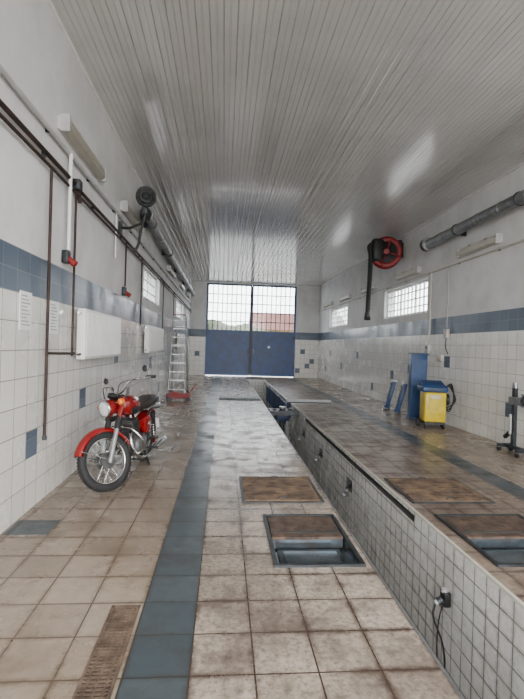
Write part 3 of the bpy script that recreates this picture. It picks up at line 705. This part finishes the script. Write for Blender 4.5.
b.lathe(h0 + Vector((.112, 0, -.006)), (1, 0, -.05), [(0, .084), (.01, .07), (.018, .04), (.02, 0)], 'glass', n=30)
for s_ in (-1, 1): b.cyl(h0 + Vector((.02, s_ * .09, .03)), h0 + Vector((.02, s_ * .17, .03)), .009, 'chrome'); b.lathe(h0 + Vector((.0, s_ * .19, .03)), (1, 0, 0), [(-.03, .015), (-.01, .034), (.03, .036), (.045, .02), (.05, 0)], 'orange')
b.lathe(h0 + Vector((-.02, 0, .1)), (-.5, 0, 1), [(0, .05), (.04, .05), (.045, .045), (.046, 0)], 'black')
b.obj('headlight', bike)
b = B(); b.M = steer; t0 = rake * .76
bar = [t0 + Vector((0, s_[0], 0)) + Vector((s_[1], 0, s_[2])) for s_ in ((-.40, -.22, .10), (-.30, -.14, .12), (-.17, -.03, .11), (-.07, 0, .02), (.07, 0, .02), (.17, -.03, .11), (.30, -.14, .12), (.40, -.22, .10))]
b.tube(bar, .012, 'chrome', n=10)
for s_ in (-1, 1):
    b.cyl(t0 + Vector((-.16, s_ * .33, .118)), t0 + Vector((-.23, s_ * .41, .098)), .018, 'rubber')
    b.tube([t0 + Vector((-.10, s_ * .27, .125)), t0 + Vector((-.08, s_ * .32, .12)), t0 + Vector((-.15, s_ * .42, .10))], .006, 'chrome', n=6)
    b.tube([t0 + Vector((-.12, s_ * .27, .12)), t0 + Vector((-.12, s_ * .32, .17)), t0 + Vector((-.13, s_ * .36, .19))], .005, 'chrome', n=6)
    b.lathe(t0 + Vector((-.13, s_ * .37, .21)), (1, 0, 0), [(-.012, .035), (0, .04), (.012, .03), (.018, 0)], 'black'); b.cyl(t0 + Vector((-.143, s_ * .37, .21)), t0 + Vector((-.146, s_ * .37, .21)), .034, 'glass', n=20)
    b.tube([t0 + Vector((-.08, s_ * .25, .12)), t0 + Vector((.08, s_ * .16, .1)), t0 + Vector((.1, s_ * .1, -.1)), t0 + Vector((0, s_ * .04, -.25))], .005, 'black', n=6)
b.obj('handlebar', bike)

# ---------------------------------------------------------------- outside
b = B(); e0 = .36
b.bb((-40, YB + e0, -.1), (50, 90, -.02), 'asphalt'); b.bb((-40, -40, -.1), (50, YN - e0, -.02), 'asphalt')
b.bb((-40, YN - e0, -.1), (XL - e0, YB + e0, -.02), 'asphalt'); b.bb((XR + e0, YN - e0, -.1), (50, YB + e0, -.02), 'asphalt'); b.obj('ground')
b = B(); hx0, hx1, hy0, hy1 = 4.2, 17, 62, 72
b.bb((hx0, hy0, -.02), (hx1, hy1, 4.0), 'housewall')
b.add([(hx0 - .5, hy0 - .5, 3.9), (hx1 + .5, hy0 - .5, 3.9), (hx1 + .5, hy1 + .5, 3.9), (hx0 - .5, hy1 + .5, 3.9), (hx0 - .5, (hy0 + hy1) / 2, 6.6), (hx1 + .5, (hy0 + hy1) / 2, 6.6)], [(0, 1, 5, 4), (2, 3, 4, 5), (0, 4, 3), (1, 2, 5), (0, 3, 2, 1)], 'roofred')
for xx in (5.5, 8.5, 12.5, 15): b.bb((xx, hy0 - .05, 1.6), (xx + 1.2, hy0, 3.2), 'white')
b.bb((12, 66, 5.4), (12.8, 66.8, 7.6), 'roofred'); b.obj('house')
def tree(x, y, h):
    b = B(); b.cyl((x, y, -.02), (x, y, h * .6), .2, 'bark', .1)
    for k in range(26):
        o = Vector((x + random.uniform(-1.5, 1.5), y + random.uniform(-1.5, 1.5), h * random.uniform(.45, .95))); r = random.uniform(.4, .8)
        b.lathe(o, (random.random(), .2, 1), [(-r, 0), (-r * .7, r * .7), (0, r), (r * .6, r * .75), (r, 0)], 'leaf', n=9)
    b.obj('tree')
tree(-1.5, 60, 4.6); tree(1.5, 64, 4.3); tree(3.2, 58, 3.9)

# ---------------------------------------------------------------- light
w = bpy.data.worlds.new('World'); scene.world = w; w.use_nodes = True
bg = w.node_tree.nodes['Background']; bg.inputs[0].default_value = (1.0, .99, .975, 1); bg.inputs[1].default_value = 19.0
def portal(name, loc, sx, sy, rot):
    l = bpy.data.lights.new(name, 'AREA'); l.shape = 'RECTANGLE'; l.size = sx; l.size_y = sy
    l.cycles.is_portal = True
    o = bpy.data.objects.new(name, l); o.location = loc; o.rotation_euler = rot; scene.collection.objects.link(o)
portal('daylight_gate', ((GX0 + GX1) / 2, YB + .2, 3.5), 4.4, 2.5, (R(-90), 0, 0))
portal('daylight_entrance', (1.6, YN - .2, 2.33), 5.8, 4.65, (R(90), 0, 0))
for i, h in enumerate(WL): portal('daylight_left', (XL - .3, (h[0] + h[1]) / 2, 2.96), h[3] - h[2], h[1] - h[0], (0, R(-90), 0))
for i, h in enumerate(WR): portal('daylight_right', (XR + .3, (h[0] + h[1]) / 2, 3.0), h[3] - h[2], h[1] - h[0], (0, R(90), 0))

# ---------------------------------------------------------------- camera
cd = bpy.data.cameras.new('Camera'); cam = bpy.data.objects.new('Camera', cd); scene.collection.objects.link(cam)
cd.sensor_fit = 'VERTICAL'; cd.sensor_height = 36; cd.lens = 450 * 36 / 699; cd.clip_start = .05; cd.clip_end = 500
cam.matrix_world = Matrix.Translation((0, 0, 1.6)) @ Matrix.Rotation(R(-4.84), 4, 'Z') @ Matrix.Rotation(R(89.58), 4, 'X') @ Matrix.Rotation(R(1.75), 4, 'Z')
scene.camera = cam
